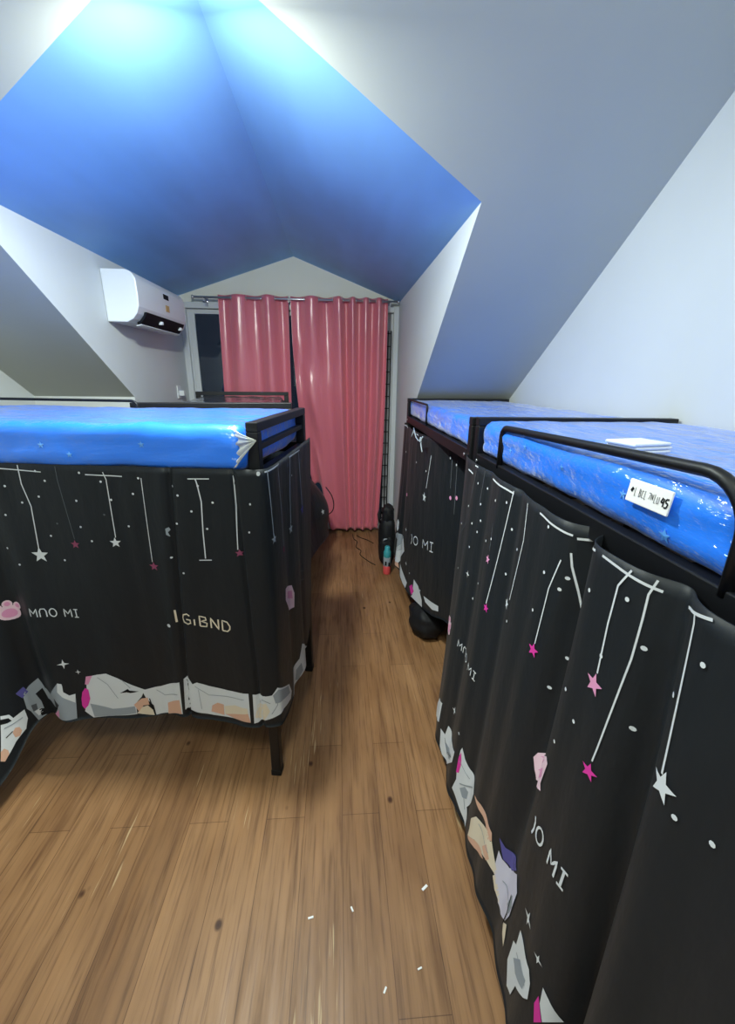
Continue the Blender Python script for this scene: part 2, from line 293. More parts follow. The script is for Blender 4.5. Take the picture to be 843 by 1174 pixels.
PRINTS = {'LN':{
'lines':[([(0.716,1.381),(0.858,1.372)],'white',0.004),([(1.019,1.368),(1.15,1.364)],'white',0.004),([(1.374,1.363),(1.444,1.365)],'white',0.004),([(0.779,1.395),(0.777,1.326),(0.792,1.245),(0.781,1.076)],'white',0.0045),([(0.915,1.394),(0.913,1.346),(0.928,1.123)],'dim',0.003),([(1.083,1.378),(1.09,1.351),(1.083,1.134)],'white',0.0035),([(1.216,1.36),(1.203,1.039)],'white',0.003),([(1.399,1.363),(1.403,1.345),(1.411,1.283),(1.406,1.168),(1.405,1.065)],'white',0.0045),([(1.382,1.057),(1.427,1.06)],'white',0.004),([(1.52,1.377),(1.524,1.269),(1.524,1.107)],'white',0.0035),([(1.648,1.39),(1.792,1.392)],'white',0.006),([(1.962,1.389),(2.155,1.386)],'white',0.006),([(1.66,1.394),(1.669,1.28),(1.679,1.134)],'grey',0.006),([(1.778,1.394),(1.795,1.229),(1.797,1.054)],'grey',0.005),([(1.976,1.387),(1.945,1.261),(1.926,1.113)],'grey',0.008),([(2.136,1.381),(2.151,1.249),(2.167,1.117)],'grey',0.007)],'detail':[([(0.889,0.511),(0.927,0.478),(0.959,0.409)],'grey',0.003),([(0.992,0.503),(1.02,0.462)],'grey',0.003),([(1.298,0.481),(1.355,0.438),(1.445,0.443),(1.522,0.443)],'grey',0.003),([(1.312,0.464),(1.315,0.362)],'grey',0.0025),([(1.117,0.44),(1.149,0.412),(1.21,0.426)],'grey',0.003),([(1.085,0.4),(1.09,0.343)],'black',0.004),([(1.588,0.448),(1.618,0.426)],'grey',0.003),([(1.652,0.474),(1.642,0.412),(1.621,0.372)],'grey',0.003),([(0.467,0.345),(0.507,0.339),(0.553,0.337)],'grey',0.004),([(0.463,0.306),(0.499,0.312)],'black',0.004)],'stars':[((0.782,1.055),0.032,'white'),((0.927,1.103),0.018,'dimpink'),((1.079,1.114),0.021,'white'),((1.207,1.021),0.019,'dimpink'),((1.529,1.093),0.016,'dimpink'),((1.679,1.134),0.02,'grey'),((1.795,1.047),0.02,'dimpink'),((2.165,1.1),0.03,'purple'),((1.922,1.091),0.025,'grey')],'spark':[((0.767,0.579),0.022,'white'),((0.815,0.537),0.012,'white'),((2.072,0.518),0.03,'grey')],
'dots':[((0.719,1.318),0.0042,'white'),((0.83,1.282),0.0042,'white'),((0.866,1.341),0.0042,'white'),((0.764,1.258),0.0042,'white'),((0.697,1.211),0.0042,'white'),((0.968,1.272),0.0042,'white'),((1.07,1.344),0.0042,'white'),((1.094,1.278),0.0042,'white'),((1.178,1.302),0.0042,'white'),((0.999,1.374),0.0042,'white'),((1.14,1.179),0.0042,'white'),((0.963,1.173),0.0042,'white'),((0.84,1.133),0.0042,'white'),((0.994,1.119),0.0042,'white'),((0.702,1.017),0.0042,'white'),((0.871,1.037),0.0042,'white'),((0.667,1.08),0.0042,'white'),((1.206,1.359),0.0042,'white'),((1.319,1.335),0.0042,'white'),((1.282,1.064),0.0042,'white'),((0.839,1.375),0.0042,'white'),((1.335,1.303),0.0042,'white'),((1.449,1.281),0.0042,'white'),((1.375,1.246),0.0042,'white'),((1.319,1.198),0.0042,'white'),((1.422,1.182),0.0042,'white'),((1.405,1.339),0.0042,'white'),((1.581,1.279),0.0042,'white'),((1.571,1.175),0.0042,'white'),((1.319,1.002),0.0042,'white'),((1.985,1.308),0.0042,'white'),((1.227,0.767),0.008,'white'),((1.624,1.386),0.008,'white'),((1.059,1.222),0.004,'dim'),((0.875,1.182),0.004,'dim')],'paws':[((0.588,0.803),0.043)],
'texts':[('MAO MI',(0.692,0.815),(0.873,0.81),0.034,'white'),('|',(1.263,0.814),(1.269,0.807),0.055,'cream'),('GiBND',(1.288,0.806),(1.477,0.78),0.045,'cream'),(' MI',(1.917,0.849),(2.157,0.753),0.05,'dim')],
'polys':[('purple',0,[(0.549,0.45),(0.573,0.462),(0.582,0.432),(0.565,0.416)]),('grey',0,[(0.567,0.427),(0.585,0.455),(0.612,0.477),(0.628,0.429),(0.689,0.413),(0.685,0.344),(0.63,0.302),(0.588,0.281),(0.577,0.339),(0.569,0.361)]),('black',1,[(0.595,0.407),(0.617,0.427),(0.63,0.375),(0.7,0.366),(0.648,0.306),(0.608,0.292),(0.604,0.364)]),('dim',1,[(0.58,0.365),(0.592,0.362),(0.592,0.334),(0.582,0.332)]),('black',1,[(0.594,0.332),(0.608,0.325),(0.611,0.294),(0.596,0.295)]),('white',1,[(0.584,0.33),(0.598,0.333),(0.602,0.312),(0.591,0.301)]),('grey',0,[(0.643,0.396),(0.731,0.495),(0.747,0.48),(0.745,0.451),(0.763,0.43),(0.785,0.433),(0.771,0.314),(0.658,0.307),(0.713,0.387),(0.689,0.413)]),('white',1,[(0.731,0.495),(0.746,0.489),(0.745,0.451),(0.763,0.43),(0.785,0.433),(0.778,0.391),(0.738,0.427),(0.722,0.453)]),('pink',1,[(0.648,0.306),(0.705,0.363),(0.694,0.318),(0.663,0.307)]),('white',0,[(0.842,0.511),(0.892,0.524),(0.93,0.531),(0.975,0.511),(1.029,0.475),(1.073,0.448),(1.057,0.414),(1.028,0.38),(1.025,0.325),(0.918,0.314),(0.833,0.306),(0.805,0.341),(0.829,0.428)]),('grey',1,[(0.833,0.379),(0.925,0.352),(1.022,0.367),(1.023,0.33),(0.918,0.314),(0.838,0.31)]),('magenta',2,[(0.804,0.408),(0.813,0.438),(0.828,0.459),(0.84,0.45),(0.839,0.405),(0.824,0.37),(0.807,0.354),(0.8,0.373)]),('pink',2,[(0.843,0.515),(0.869,0.519),(0.845,0.476),(0.831,0.476)]),('black',2,[(0.972,0.436),(1.009,0.458),(1.015,0.449),(1.051,0.442),(1.016,0.436),(1.002,0.441)]),('peach',2,[(1.02,0.376),(1.056,0.405),(1.079,0.406),(1.08,0.368),(1.057,0.368),(1.035,0.338)]),('cream',1,[(1.026,0.329),(1.048,0.359),(1.073,0.365),(1.089,0.338),(1.091,0.309)]),('white',0,[(1.062,0.445),(1.138,0.458),(1.23,0.494),(1.219,0.325),(1.097,0.308),(1.095,0.36),(1.072,0.402)]),('peach',1,[(1.153,0.37),(1.215,0.4),(1.215,0.325),(1.146,0.309)]),('white',0,[(1.248,0.508),(1.269,0.519),(1.287,0.488),(1.309,0.5),(1.36,0.484),(1.448,0.474),(1.541,0.475),(1.547,0.329),(1.473,0.334),(1.363,0.332),(1.233,0.348)]),('black',1,[(1.237,0.351),(1.261,0.348),(1.308,0.338),(1.303,0.333),(1.242,0.324)]),('peach',1,[(1.357,0.35),(1.365,0.384),(1.392,0.402),(1.421,0.397),(1.42,0.341)]),('cream',1,[(1.424,0.389),(1.478,0.405),(1.535,0.4),(1.538,0.374),(1.425,0.347)]),('peach',1,[(1.425,0.347),(1.538,0.374),(1.547,0.329),(1.473,0.334)]),('white',0,[(1.557,0.471),(1.604,0.462),(1.625,0.465),(1.646,0.498),(1.743,0.435),(1.771,0.37),(1.753,0.346),(1.674,0.372),(1.621,0.349),(1.56,0.324)]),('grey',1,[(1.628,0.464),(1.649,0.488),(1.731,0.437),(1.747,0.385),(1.671,0.42),(1.636,0.422)]),('cream',1,[(1.564,0.356),(1.574,0.415),(1.603,0.427),(1.616,0.386),(1.594,0.339)]),('white',0,[(1.792,0.315),(1.861,0.415),(1.93,0.413),(1.968,0.472),(2.17,0.306),(1.992,0.305),(1.932,0.305)]),('grey',1,[(1.878,0.328),(1.893,0.377),(1.945,0.376),(1.958,0.322),(1.91,0.305)]),('pinklight',0,[(1.781,0.878),(1.824,0.867),(1.895,0.834),(1.918,0.782),(1.909,0.715),(1.833,0.744),(1.769,0.832)]),('pink',1,[(1.815,0.848),(1.892,0.809),(1.897,0.767),(1.803,0.821)]),('white',0,[(0.467,0.399),(0.504,0.384),(0.518,0.36),(0.563,0.364),(0.566,0.318),(0.555,0.28),(0.501,0.262),(0.449,0.23),(0.423,0.232)]),('peach',1,[(0.497,0.306),(0.514,0.318),(0.532,0.309),(0.539,0.287),(0.526,0.272),(0.503,0.281)]),('peach',1,[(0.431,0.267),(0.446,0.271),(0.459,0.254),(0.459,0.238),(0.437,0.221),(0.423,0.232)]),('black',1,[(0.463,0.386),(0.497,0.373),(0.508,0.354),(0.487,0.356),(0.457,0.367)]),('grey',0,[(1.278,1.178),(1.29,1.184),(1.293,1.173),(1.285,1.165),(1.29,1.147),(1.278,1.155)])]},'RN':{
'lines':[([(0.314,1.36),(0.386,1.358)],'white',0.006),([(0.407,1.394),(0.44,1.394)],'white',0.006),([(0.581,1.384),(0.756,1.381)],'white',0.006),([(0.938,1.38),(1.071,1.37)],'white',0.0055),([(1.078,1.365),(1.194,1.387)],'white',0.006),([(1.22,1.388),(1.344,1.379)],'white',0.0055),([(1.382,1.374),(1.45,1.395)],'white',0.0055),([(0.505,1.394),(0.493,1.262),(0.497,1.273)],'dim',0.003),([(0.428,1.377),(0.376,1.154),(0.293,1.08)],'dim',0.004),([(0.754,1.388),(0.701,0.984)],'white',0.0045),([(0.656,1.253),(0.665,1.158)],'dim',0.003),([(0.862,1.383),(0.876,1.28),(0.849,1.081)],'white',0.0045),([(1.058,1.305),(1.041,1.222),(1.035,1.063)],'white',0.0035),([(1.074,1.329),(1.08,1.298),(1.132,1.122)],'white',0.004),([(1.294,1.393),(1.274,1.354),(1.273,1.275),(1.279,1.171)],'white',0.0045),([(1.335,1.395),(1.329,1.366),(1.331,1.321),(1.333,1.244),(1.325,1.038),(1.323,1.004)],'white',0.0035),([(1.416,1.382),(1.421,1.37),(1.459,1.134)],'white',0.005)],'detail':[([(0.751,0.245),(0.792,0.282),(0.832,0.323)],'grey',0.004),([(0.769,0.237),(0.792,0.221),(0.806,0.183)],'grey',0.0035),([(0.724,0.326),(0.768,0.325),(0.8,0.325)],'grey',0.0035),([(1.115,0.316),(1.17,0.357),(1.203,0.363)],'grey',0.0035),([(1.195,0.397),(1.197,0.33),(1.188,0.271)],'black',0.004),([(1.276,0.324),(1.312,0.331),(1.34,0.333)],'grey',0.004),([(0.949,0.313),(1.005,0.332),(1.047,0.327)],'grey',0.003),([(0.521,0.223),(0.558,0.185),(0.656,0.267)],'dim',0.0035)],'stars':[((0.706,0.97),0.017,'magenta'),((0.662,1.128),0.017,'pink'),((0.829,1.058),0.019,'white'),((1.034,1.044),0.02,'magenta'),((1.278,1.146),0.024,'pink'),((1.323,0.979),0.019,'magenta'),((1.466,1.12),0.026,'white')],'spark':[((0.482,0.984),0.015,'white'),((1.281,0.464),0.022,'white'),((1.348,0.449),0.014,'white'),((0.554,0.399),0.02,'white'),((0.687,0.418),0.009,'white')],
'dots':[((1.015,1.253),0.0045,'white'),((1.078,1.268),0.0045,'white'),((1.069,1.235),0.0045,'white'),((0.996,1.364),0.0045,'white'),((0.999,1.139),0.0045,'white'),((1.204,1.307),0.0045,'white'),((1.3,1.341),0.0045,'white'),((1.344,1.273),0.0045,'white'),((1.278,1.209),0.0045,'white'),((1.127,1.101),0.0045,'white'),((1.108,1.073),0.0045,'white'),((1.202,1.068),0.0045,'white'),((1.093,0.977),0.0045,'white'),((1.251,1.029),0.0045,'white'),((1.208,0.931),0.0045,'white'),((1.362,1.121),0.0045,'white'),((1.424,1.249),0.0045,'white'),((1.459,1.33),0.0045,'white'),((1.113,1.331),0.0045,'white'),((1.498,1.097),0.0045,'white'),((1.544,1.11),0.0045,'white'),((0.459,1.338),0.0045,'white'),((0.505,1.272),0.0045,'white'),((0.724,1.344),0.0045,'white'),((0.84,1.239),0.0045,'white'),((0.781,1.132),0.0045,'white'),((0.521,1.215),0.0045,'white'),((0.508,1.167),0.0045,'white'),((0.663,1.201),0.0045,'white'),((0.608,1.172),0.0045,'white'),((0.461,1.088),0.0045,'white'),((0.86,1.017),0.0045,'white'),((0.549,0.916),0.0045,'white'),((0.592,1.001),0.0045,'white'),((0.342,0.944),0.0045,'white'),((0.232,0.886),0.0045,'white'),((0.774,1.275),0.0045,'white'),((0.648,1.328),0.0045,'white'),((0.538,1.339),0.0045,'white'),((0.302,1.129),0.0045,'white'),((0.382,1.228),0.0045,'white'),((0.454,1.181),0.0045,'white')],'paws':[((0.328,0.652),0.042)],
'texts':[('MAO MI',(0.494,0.683),(0.72,0.7),0.032,'white'),(')O MI',(1.21,0.677),(1.349,0.703),0.045,'white')],
'polys':[('pinklight',0,[(1.099,0.762),(1.105,0.783),(1.19,0.867),(1.203,0.859),(1.198,0.826),(1.193,0.788),(1.203,0.776),(1.12,0.708),(1.108,0.73)]),('pink',1,[(1.126,0.787),(1.112,0.779),(1.185,0.851),(1.147,0.793),(1.142,0.787)]),('pink',1,[(1.116,0.739),(1.186,0.828),(1.189,0.804),(1.169,0.775)]),('white',0,[(0.264,0.155),(0.354,0.284),(0.447,0.34),(0.444,0.291),(0.445,0.234),(0.319,0.147)]),('white',0,[(0.471,0.225),(0.517,0.238),(0.53,0.298),(0.615,0.303),(0.682,0.323),(0.678,0.266),(0.584,0.148),(0.521,0.131),(0.49,0.147)]),('grey',1,[(0.526,0.209),(0.557,0.213),(0.65,0.269),(0.631,0.226),(0.553,0.17)]),('white',0,[(0.717,0.369),(0.724,0.389),(0.753,0.367),(0.792,0.361),(0.84,0.366),(0.865,0.338),(0.855,0.282),(0.812,0.204),(0.831,0.172),(0.831,0.128),(0.775,0.156),(0.711,0.175),(0.725,0.236),(0.715,0.291)]),('magenta',1,[(0.717,0.262),(0.715,0.334),(0.724,0.368),(0.738,0.325),(0.733,0.276)]),('grey',1,[(0.757,0.23),(0.785,0.269),(0.805,0.268),(0.804,0.232),(0.783,0.215)]),('peach',0,[(0.877,0.348),(0.936,0.382),(1.001,0.402),(1.041,0.404),(1.049,0.379),(1.029,0.36),(0.995,0.374),(0.933,0.354)]),('cream',0,[(0.896,0.215),(0.891,0.258),(0.927,0.315),(0.968,0.34),(1.018,0.381),(1.043,0.369),(1.081,0.297),(1.043,0.294),(0.945,0.233),(0.892,0.179)]),('peach',1,[(0.892,0.179),(0.945,0.233),(1.008,0.279),(1.031,0.276),(0.955,0.209),(0.908,0.182)]),('peach',1,[(1.007,0.297),(1.031,0.34),(1.056,0.314),(1.044,0.291)]),('cream',0,[(1.027,0.349),(1.049,0.379),(1.091,0.314),(1.086,0.294),(1.065,0.31)]),('purple',1,[(1.072,0.429),(1.096,0.423),(1.157,0.463),(1.188,0.479),(1.137,0.395),(1.098,0.379)]),('lavender',0,[(1.079,0.387),(1.095,0.375),(1.122,0.381),(1.194,0.474),(1.217,0.443),(1.213,0.399),(1.21,0.341),(1.195,0.292),(1.152,0.239),(1.121,0.232),(1.086,0.294),(1.079,0.332)]),('grey',1,[(1.183,0.341),(1.2,0.405),(1.211,0.378),(1.204,0.336)]),('cream',0,[(1.081,0.283),(1.088,0.298),(1.122,0.253),(1.125,0.235),(1.098,0.25)]),('cream',0,[(1.187,0.272),(1.209,0.303),(1.217,0.265),(1.22,0.233),(1.199,0.247)]),('white',0,[(1.252,0.323),(1.265,0.332),(1.265,0.39),(1.297,0.39),(1.337,0.388),(1.35,0.362),(1.356,0.316),(1.346,0.299),(1.311,0.266),(1.3,0.203),(1.274,0.181),(1.25,0.24),(1.252,0.299)]),('grey',1,[(1.269,0.288),(1.299,0.344),(1.338,0.348),(1.337,0.312),(1.294,0.279)]),('magenta',0,[(1.383,0.292),(1.371,0.338),(1.374,0.372),(1.396,0.324)]),('white',0,[(1.381,0.36),(1.376,0.408),(1.392,0.402),(1.42,0.382),(1.397,0.327)])]},'RF':{
'lines':[([(0.292,1.353),(0.585,1.359)],'white',0.008),([(0.803,1.355),(0.939,1.349)],'white',0.008),([(1.213,1.266),(1.155,1.049)],'white',0.007),([(0.645,1.323),(0.791,1.204),(0.799,1.083)],'dim',0.006),([(1.491,1.294),(1.493,1.137)],'dim',0.006),([(1.548,1.3),(1.55,1.006)],'dim',0.006)],'detail':[],'stars':[((1.132,0.986),0.034,'white')],'spark':[((0.795,0.646),0.02,'white'),((0.856,0.402),0.02,'white')],
'dots':[((0.945,0.367),0.007,'white'),((1.153,0.338),0.007,'white'),((0.585,1.181),0.007,'white'),((0.936,1.171),0.007,'white'),((1.471,1.299),0.007,'white'),((1.542,1.276),0.007,'white'),((1.136,1.155),0.007,'white'),((0.746,0.898),0.014,'pink'),((1.5,1.085),0.012,'pink'),((1.566,1.103),0.012,'pink')],'paws':[],
'texts':[(')O MI',(0.932,0.625),(1.323,0.719),0.06,'white')],
'polys':[('grey',0,[(0.358,0.441),(0.465,0.509),(0.739,0.57),(0.744,0.466),(0.442,0.318),(0.513,0.382)]),('white',0,[(0.743,0.558),(0.793,0.473),(0.61,0.297),(0.42,0.26),(0.471,0.333)]),('white',0,[(0.401,0.592),(0.45,0.556),(0.407,0.485),(0.349,0.534)]),('white',0,[(0.703,0.336),(0.79,0.306),(0.905,0.27),(0.877,0.212),(0.817,0.217),(0.732,0.241)]),('magenta',1,[(0.963,0.272),(1.009,0.31),(1.049,0.275),(1.006,0.225)]),('white',0,[(1.035,0.363),(1.119,0.353),(1.192,0.287),(1.202,0.239),(1.094,0.223),(0.999,0.21),(1.022,0.233)]),('white',0,[(1.217,0.333),(1.341,0.357),(1.436,0.378),(1.44,0.343),(1.359,0.311),(1.25,0.306)]),('peach',0,[(0.437,0.26),(0.61,0.297),(0.629,0.252),(0.604,0.256)])]},'FL':{
'lines':[],'detail':[],'stars':[((2.251,0.504),0.03,'white')],'spark':[],
'dots':[((2.414,0.6),0.008,'dim')],'paws':[],
'texts':[],
'polys':[]}}
# ---------------------------------------------------------------- the room
YB, DL, DR, ZL, ZR, GX, GZ = 4.622, -1.552, .620, 2.4387, 2.4238, -.4247, 2.806
SA, SB, XR, XL, YK, YF = 3.805, .6665, 1.372, -2.28, 3.40, -2.6
S = lambda y: SA-SB*y
ZK = S(YK); RY = -.2; RZ = S(RY); ZF = RZ-(RY-YF)*.6665
def st(name, m, *faces, th=None):
    b = MB(m)
    for f in faces: b.face(f)
    o = b.build(name, recalc=False); o['kind'] = 'structure'
    if th:
        md = o.modifiers.new('thickness', 'SOLIDIFY'); md.thickness = th; md.offset = -1
    return o
st('floor', M['floor'], [(XL, YF, 0), (XR, YF, 0), (XR, YB+.3, 0), (XL, YB+.3, 0)])
yl, yr, yg = (SA-ZL)/SB, (SA-ZR)/SB, (SA-GZ)/SB
st('ceiling_slope', M['slope'], [(XL, RY, RZ), (XR, RY, RZ), (XR, YK, ZK), (DR, YK, ZK), (DR, yr, ZR), (GX, yg, GZ), (DL, yl, ZL), (DL, YK, ZK), (XL, YK, ZK)][::-1])
st('ceiling_rear_slope', M['slope'], [(XL, RY, RZ), (XL, YF, ZF), (XR, YF, ZF), (XR, RY, RZ)][::-1])
st('ceiling_dormer', M['blue'], [(DL, yl, ZL), (GX, yg, GZ), (GX, YB, GZ), (DL, YB, ZL)], [(GX, yg, GZ), (DR, yr, ZR), (DR, YB, ZR), (GX, YB, GZ)])
st('wall_dormer_left', M['wall'], [(DL, YK, 0), (DL, YB, 0), (DL, YB, ZL), (DL, yl, ZL), (DL, YK, ZK)])
st('wall_dormer_right', M['wall'], [(DR, YB, 0), (DR, YK, 0), (DR, YK, ZK), (DR, yr, ZR), (DR, YB, ZR)])
st('wall_knee_left', M['wall'], [(XL, YK, 0), (DL, YK, 0), (DL, YK, ZK), (XL, YK, ZK)])
st('wall_knee_right', M['wall'], [(DR, YK, 0), (XR, YK, 0), (XR, YK, ZK), (DR, YK, ZK)])
st('wall_right', M['wall'], [(XR, YK, 0), (XR, YF, 0), (XR, YF, ZF), (XR, RY, RZ), (XR, YK, ZK)])
st('wall_left', M['wall'], [(XL, YF, 0), (XL, YK, 0), (XL, YK, ZK), (XL, RY, RZ), (XL, YF, ZF)])
st('wall_front', M['wall'], [(XR, YF, 0), (XL, YF, 0), (XL, YF, ZF), (XR, YF, ZF)])
ZT = 2.385
b = MB(M['gable']); b.prism([(DL, ZT), (DR, ZT), (DR, ZR), (GX, GZ), (DL, ZL)], lambda a, c, s: (a, YB+.12*s, c)); b.build('wall_back')['kind'] = 'structure'

# ---------------------------------------------------------------- the sliding window behind the curtains
win = bpy.data.objects.new('window_1', None); C.objects.link(win); win['kind'] = 'structure'
f = MB(M['alu'])
f.box(DL, DL+.055, YB-.015, YB+.10, 0, ZT, .004).box(DL+.055, DL+.075, YB+.02, YB+.10, 0, ZT-.06, .003)
f.box(DR-.05, DR, YB-.015, YB+.10, 0, ZT, .004).box(DR-.072, DR-.05, YB+.02, YB+.10, 0, ZT-.06, .003)
f.box(DL+.055, DR-.05, YB-.015, YB+.10, ZT-.055, ZT, .004).box(DL+.055, DR-.05, YB-.015, YB+.10, 0, .04, .004)
f.build('window_frame', win)
def sash(x0, x1, y):
    s = MB(M['alu']); wd = .05
    s.box(x0, x0+wd, y, y+.03, .045, ZT-.06, .003).box(x1-wd, x1, y, y+.03, .045, ZT-.06, .003)
    s.box(x0+wd, x1-wd, y, y+.03, .045, .10, .003).box(x0+wd, x1-wd, y, y+.03, ZT-.10, ZT-.06, .003)
    o = s.build('sash', win)
    p = MB(M['pane']); p.box(x0+wd, x1-wd, y+.012, y+.018, .10, ZT-.10); p.build('pane', o)
sash(DL+.075, -.33, YB+.022); sash(-.38, DR-.072, YB+.056)
gr = MB(M['black'])
for x in (.13, .2, .27, .34, .41, .48, .515, .545): gr.box(x-.006, x+.006, YB-.012, YB-.004, .12, 2.16)
for k in range(17): gr.box(.12, .55, YB-.012, YB-.004, .13+.125*k, .140+.125*k)
gr.build('grille', win)

# ---------------------------------------------------------------- curtain rod and the two satin panels
ROD_Y, ROD_Z = 4.50, 2.412
rod = thing('curtain_rod', 'white metal curtain rod across the top of the window', 'curtain rod', (DL+.2, ROD_Y, ROD_Z))
rl = MB(M['chrome']); rl.tube([(-.02, 0, 0), (1.94, 0, 0)], .011, 12); rl.build('pole', rod)
for x in (-.04, 1.94):
    e = MB(M['chrome']); e.lathe([(.004, 0), (.016, .004), (.018, .012), (.014, .02), (.004, .024)], (x if x < 0 else x-.002, 0, 0), 14, 'x'); e.build('finial', rod)
for x in (.07, .875, 1.87):
    e = MB(M['plastic'] if x == .875 else M['chrome']); e.box(x-.008, x+.008, .0, YB-ROD_Y-.0155, -.026, -.012).box(x-.016, x+.016, YB-ROD_Y-.022, YB-ROD_Y-.0155, -.065, .01)
    e.tube(arc((0, 0), .0145, -PI*.9, -PI*.1, 8, lambda a, c: (x, a, c)), .0035, 6); e.build('bracket', rod)
def satin_panel(x0, x1, xb0, xb1, zb, nwave, amp, seed, label, broad=None, pw=1.0):
    rnd = random.Random(seed)
    keys = []
    for k in range(9):
        u = k/8; keys.append((x0+(x1-x0)*u, ROD_Y, ROD_Z+.028, xb0+(xb1-xb0)*u, ROD_Y-.005, zb(u)))
    cl = Cloth(keys, power=pw, out=1)
    L = cl.L
    def wave(s, t):
        u = s/L; ph = 2*PI*(nwave*u if not broad else (3.6*u if u < .5 else 1.8+(u-.5)*7.2))+.9*math.sin(5*u+seed)*(.25+t*.75)
        a = amp*(1+.25*math.sin(7*u+seed*2))*(1-.25*t)
        if broad and broad[0] < u < broad[1]: a *= 1-(.6*min(1, t*3))*math.sin(PI*(u-broad[0])/(broad[1]-broad[0]))
        d = a*math.sin(ph)+.004*t*math.sin(ph*2.1+3*t+seed)+.010*t*noise.noise((u*9, t*5, seed))
        if broad: d += .05*noise.noise((u*5, t*5+1, seed))*min(1, t*3)*max(0, 1-u*1.7)
        return d
    b = MB(M['satin']); ns, nt = 220, 90; G = []
    for i in range(ns+1):
        s = L*i/ns; row = []
        for j in range(nt+1):
            t = j/nt; p = cl.base(s, t); row.append(b.bm.verts.new((p[0], p[1]+wave(s, t), p[2])))
        G.append(row)
    for i in range(ns):
        for j in range(nt):
            f = b.bm.faces.new((G[i][j], G[i][j+1], G[i+1][j+1], G[i+1][j])); f.smooth = True
    root = thing('window_curtain', label, 'curtain', ((x0+x1)/2, ROD_Y, 0), 0, 'pink satin curtains on the rod')
    inv = Matrix.Translation((-(x0+x1)/2, -ROD_Y, 0))
    o = b.build('panel', root, recalc=False, mtx=inv)
    md = o.modifiers.new('thickness', 'SOLIDIFY'); md.thickness = .0015; md.offset = 0
    # eyelets where the cloth crosses the rod
    tr = (cl.base(0, 0)[2]-ROD_Z)/(cl.base(0, 0)[2]-cl.base(0, 1)[2]); prev = None
    for i in range(400):
        s = L*i/399; y = wave(s, tr)
        if prev is not None and (y > 0) != (prev > 0):
            p = cl.base(s, tr); e = MB(M['chrome'])
            e.tube([(p[0], ROD_Y+.021*math.cos(a), ROD_Z+.021*math.sin(a)) for a in [2*PI*k/18 for k in range(18)]], .0035, 6, True)
            e.build('eyelet', root, mtx=inv)
        prev = y
    return root
satin_panel(-1.146, -.478, -1.20, -.50, lambda u: .05, 2.5, .05, 1.3, 'shorter left pink satin curtain with its hem behind the beds')
satin_panel(-.457, .495, -.29, .43, lambda u: .56 if u < .12 else (.56-(u-.12)/.14*.52 if u < .26 else .04), 5, .055, 2.6, 'wide right pink satin curtain reaching down to the floor by the bag', (.05, .55), 2.4)

# ---------------------------------------------------------------- air conditioner and socket on the dormer's left wall
ac = thing('air_conditioner', 'white split air conditioner on the wall left of the window', 'air conditioner', (DL, 3.18, 2.04))
prof = [(0.002, .0), (0.002, .32), (.15, .32)]+arc((.15, .25), .07, PI/2, 0, 6, lambda a, c: (a, c))[1:]+[(.222, .16), (.218, .10), (.20, .055), (.17, .02), (.13, .0)]
bd = MB(M['plastic']); bd.prism(prof, lambda a, c, s: (a, .91*s, c)); bo = bd.build('body', ac)
bv = bo.modifiers.new('bevel', 'BEVEL'); bv.width = .006; bv.segments = 2; bv.limit_method = 'ANGLE'; bv.angle_limit = .9
sl = MB(M['darkslot']); sl.prism([(.224, .075), (.206, .04), (.176, .005), (.150, -.006), (.15, .02), (.19, .075)], lambda a, c, s: (a+.001, .10+.74*s, c)); sl.build('air_outlet', ac)
lv = MB(M['plastic']); lv.prism([(.140, -.010), (.176, -.002), (.178, -.007), (.142, -.015)], lambda a, c, s: (a, .10+.74*s, c)); lv.build('louver', ac)
for y in (.36, .76):
    k = MB(M['plastic']); k.box(.195, .222, y, y+.03, .022, .045, .003); k.build('louver_clip', ac)
k = MB(M['darkslot']); k.box(.2185, .2225, .45, .55, .215, .25); k.build('display_sticker', ac)
k = MB(M['yellow']); k.box(.2185, .2235, .47, .54, .13, .175); k.build('energy_sticker', ac)
k = MB(M['plastic']); k.box(.2165, .2195, .0, .91, .198, .202); k.build('panel_seam', ac)
so = thing('wall_socket', 'small white wall socket with a plug left of the window', 'socket', (DL, 4.32, 1.545))
k = MB(M['plastic']); k.box(.001, .012, -.045, .045, -.06, .06, .004); k.build('face_plate', so)
k = MB(M['plastic']); k.box(.012, .06, -.022, .03, -.035, .015, .006); k.build('plug', so)

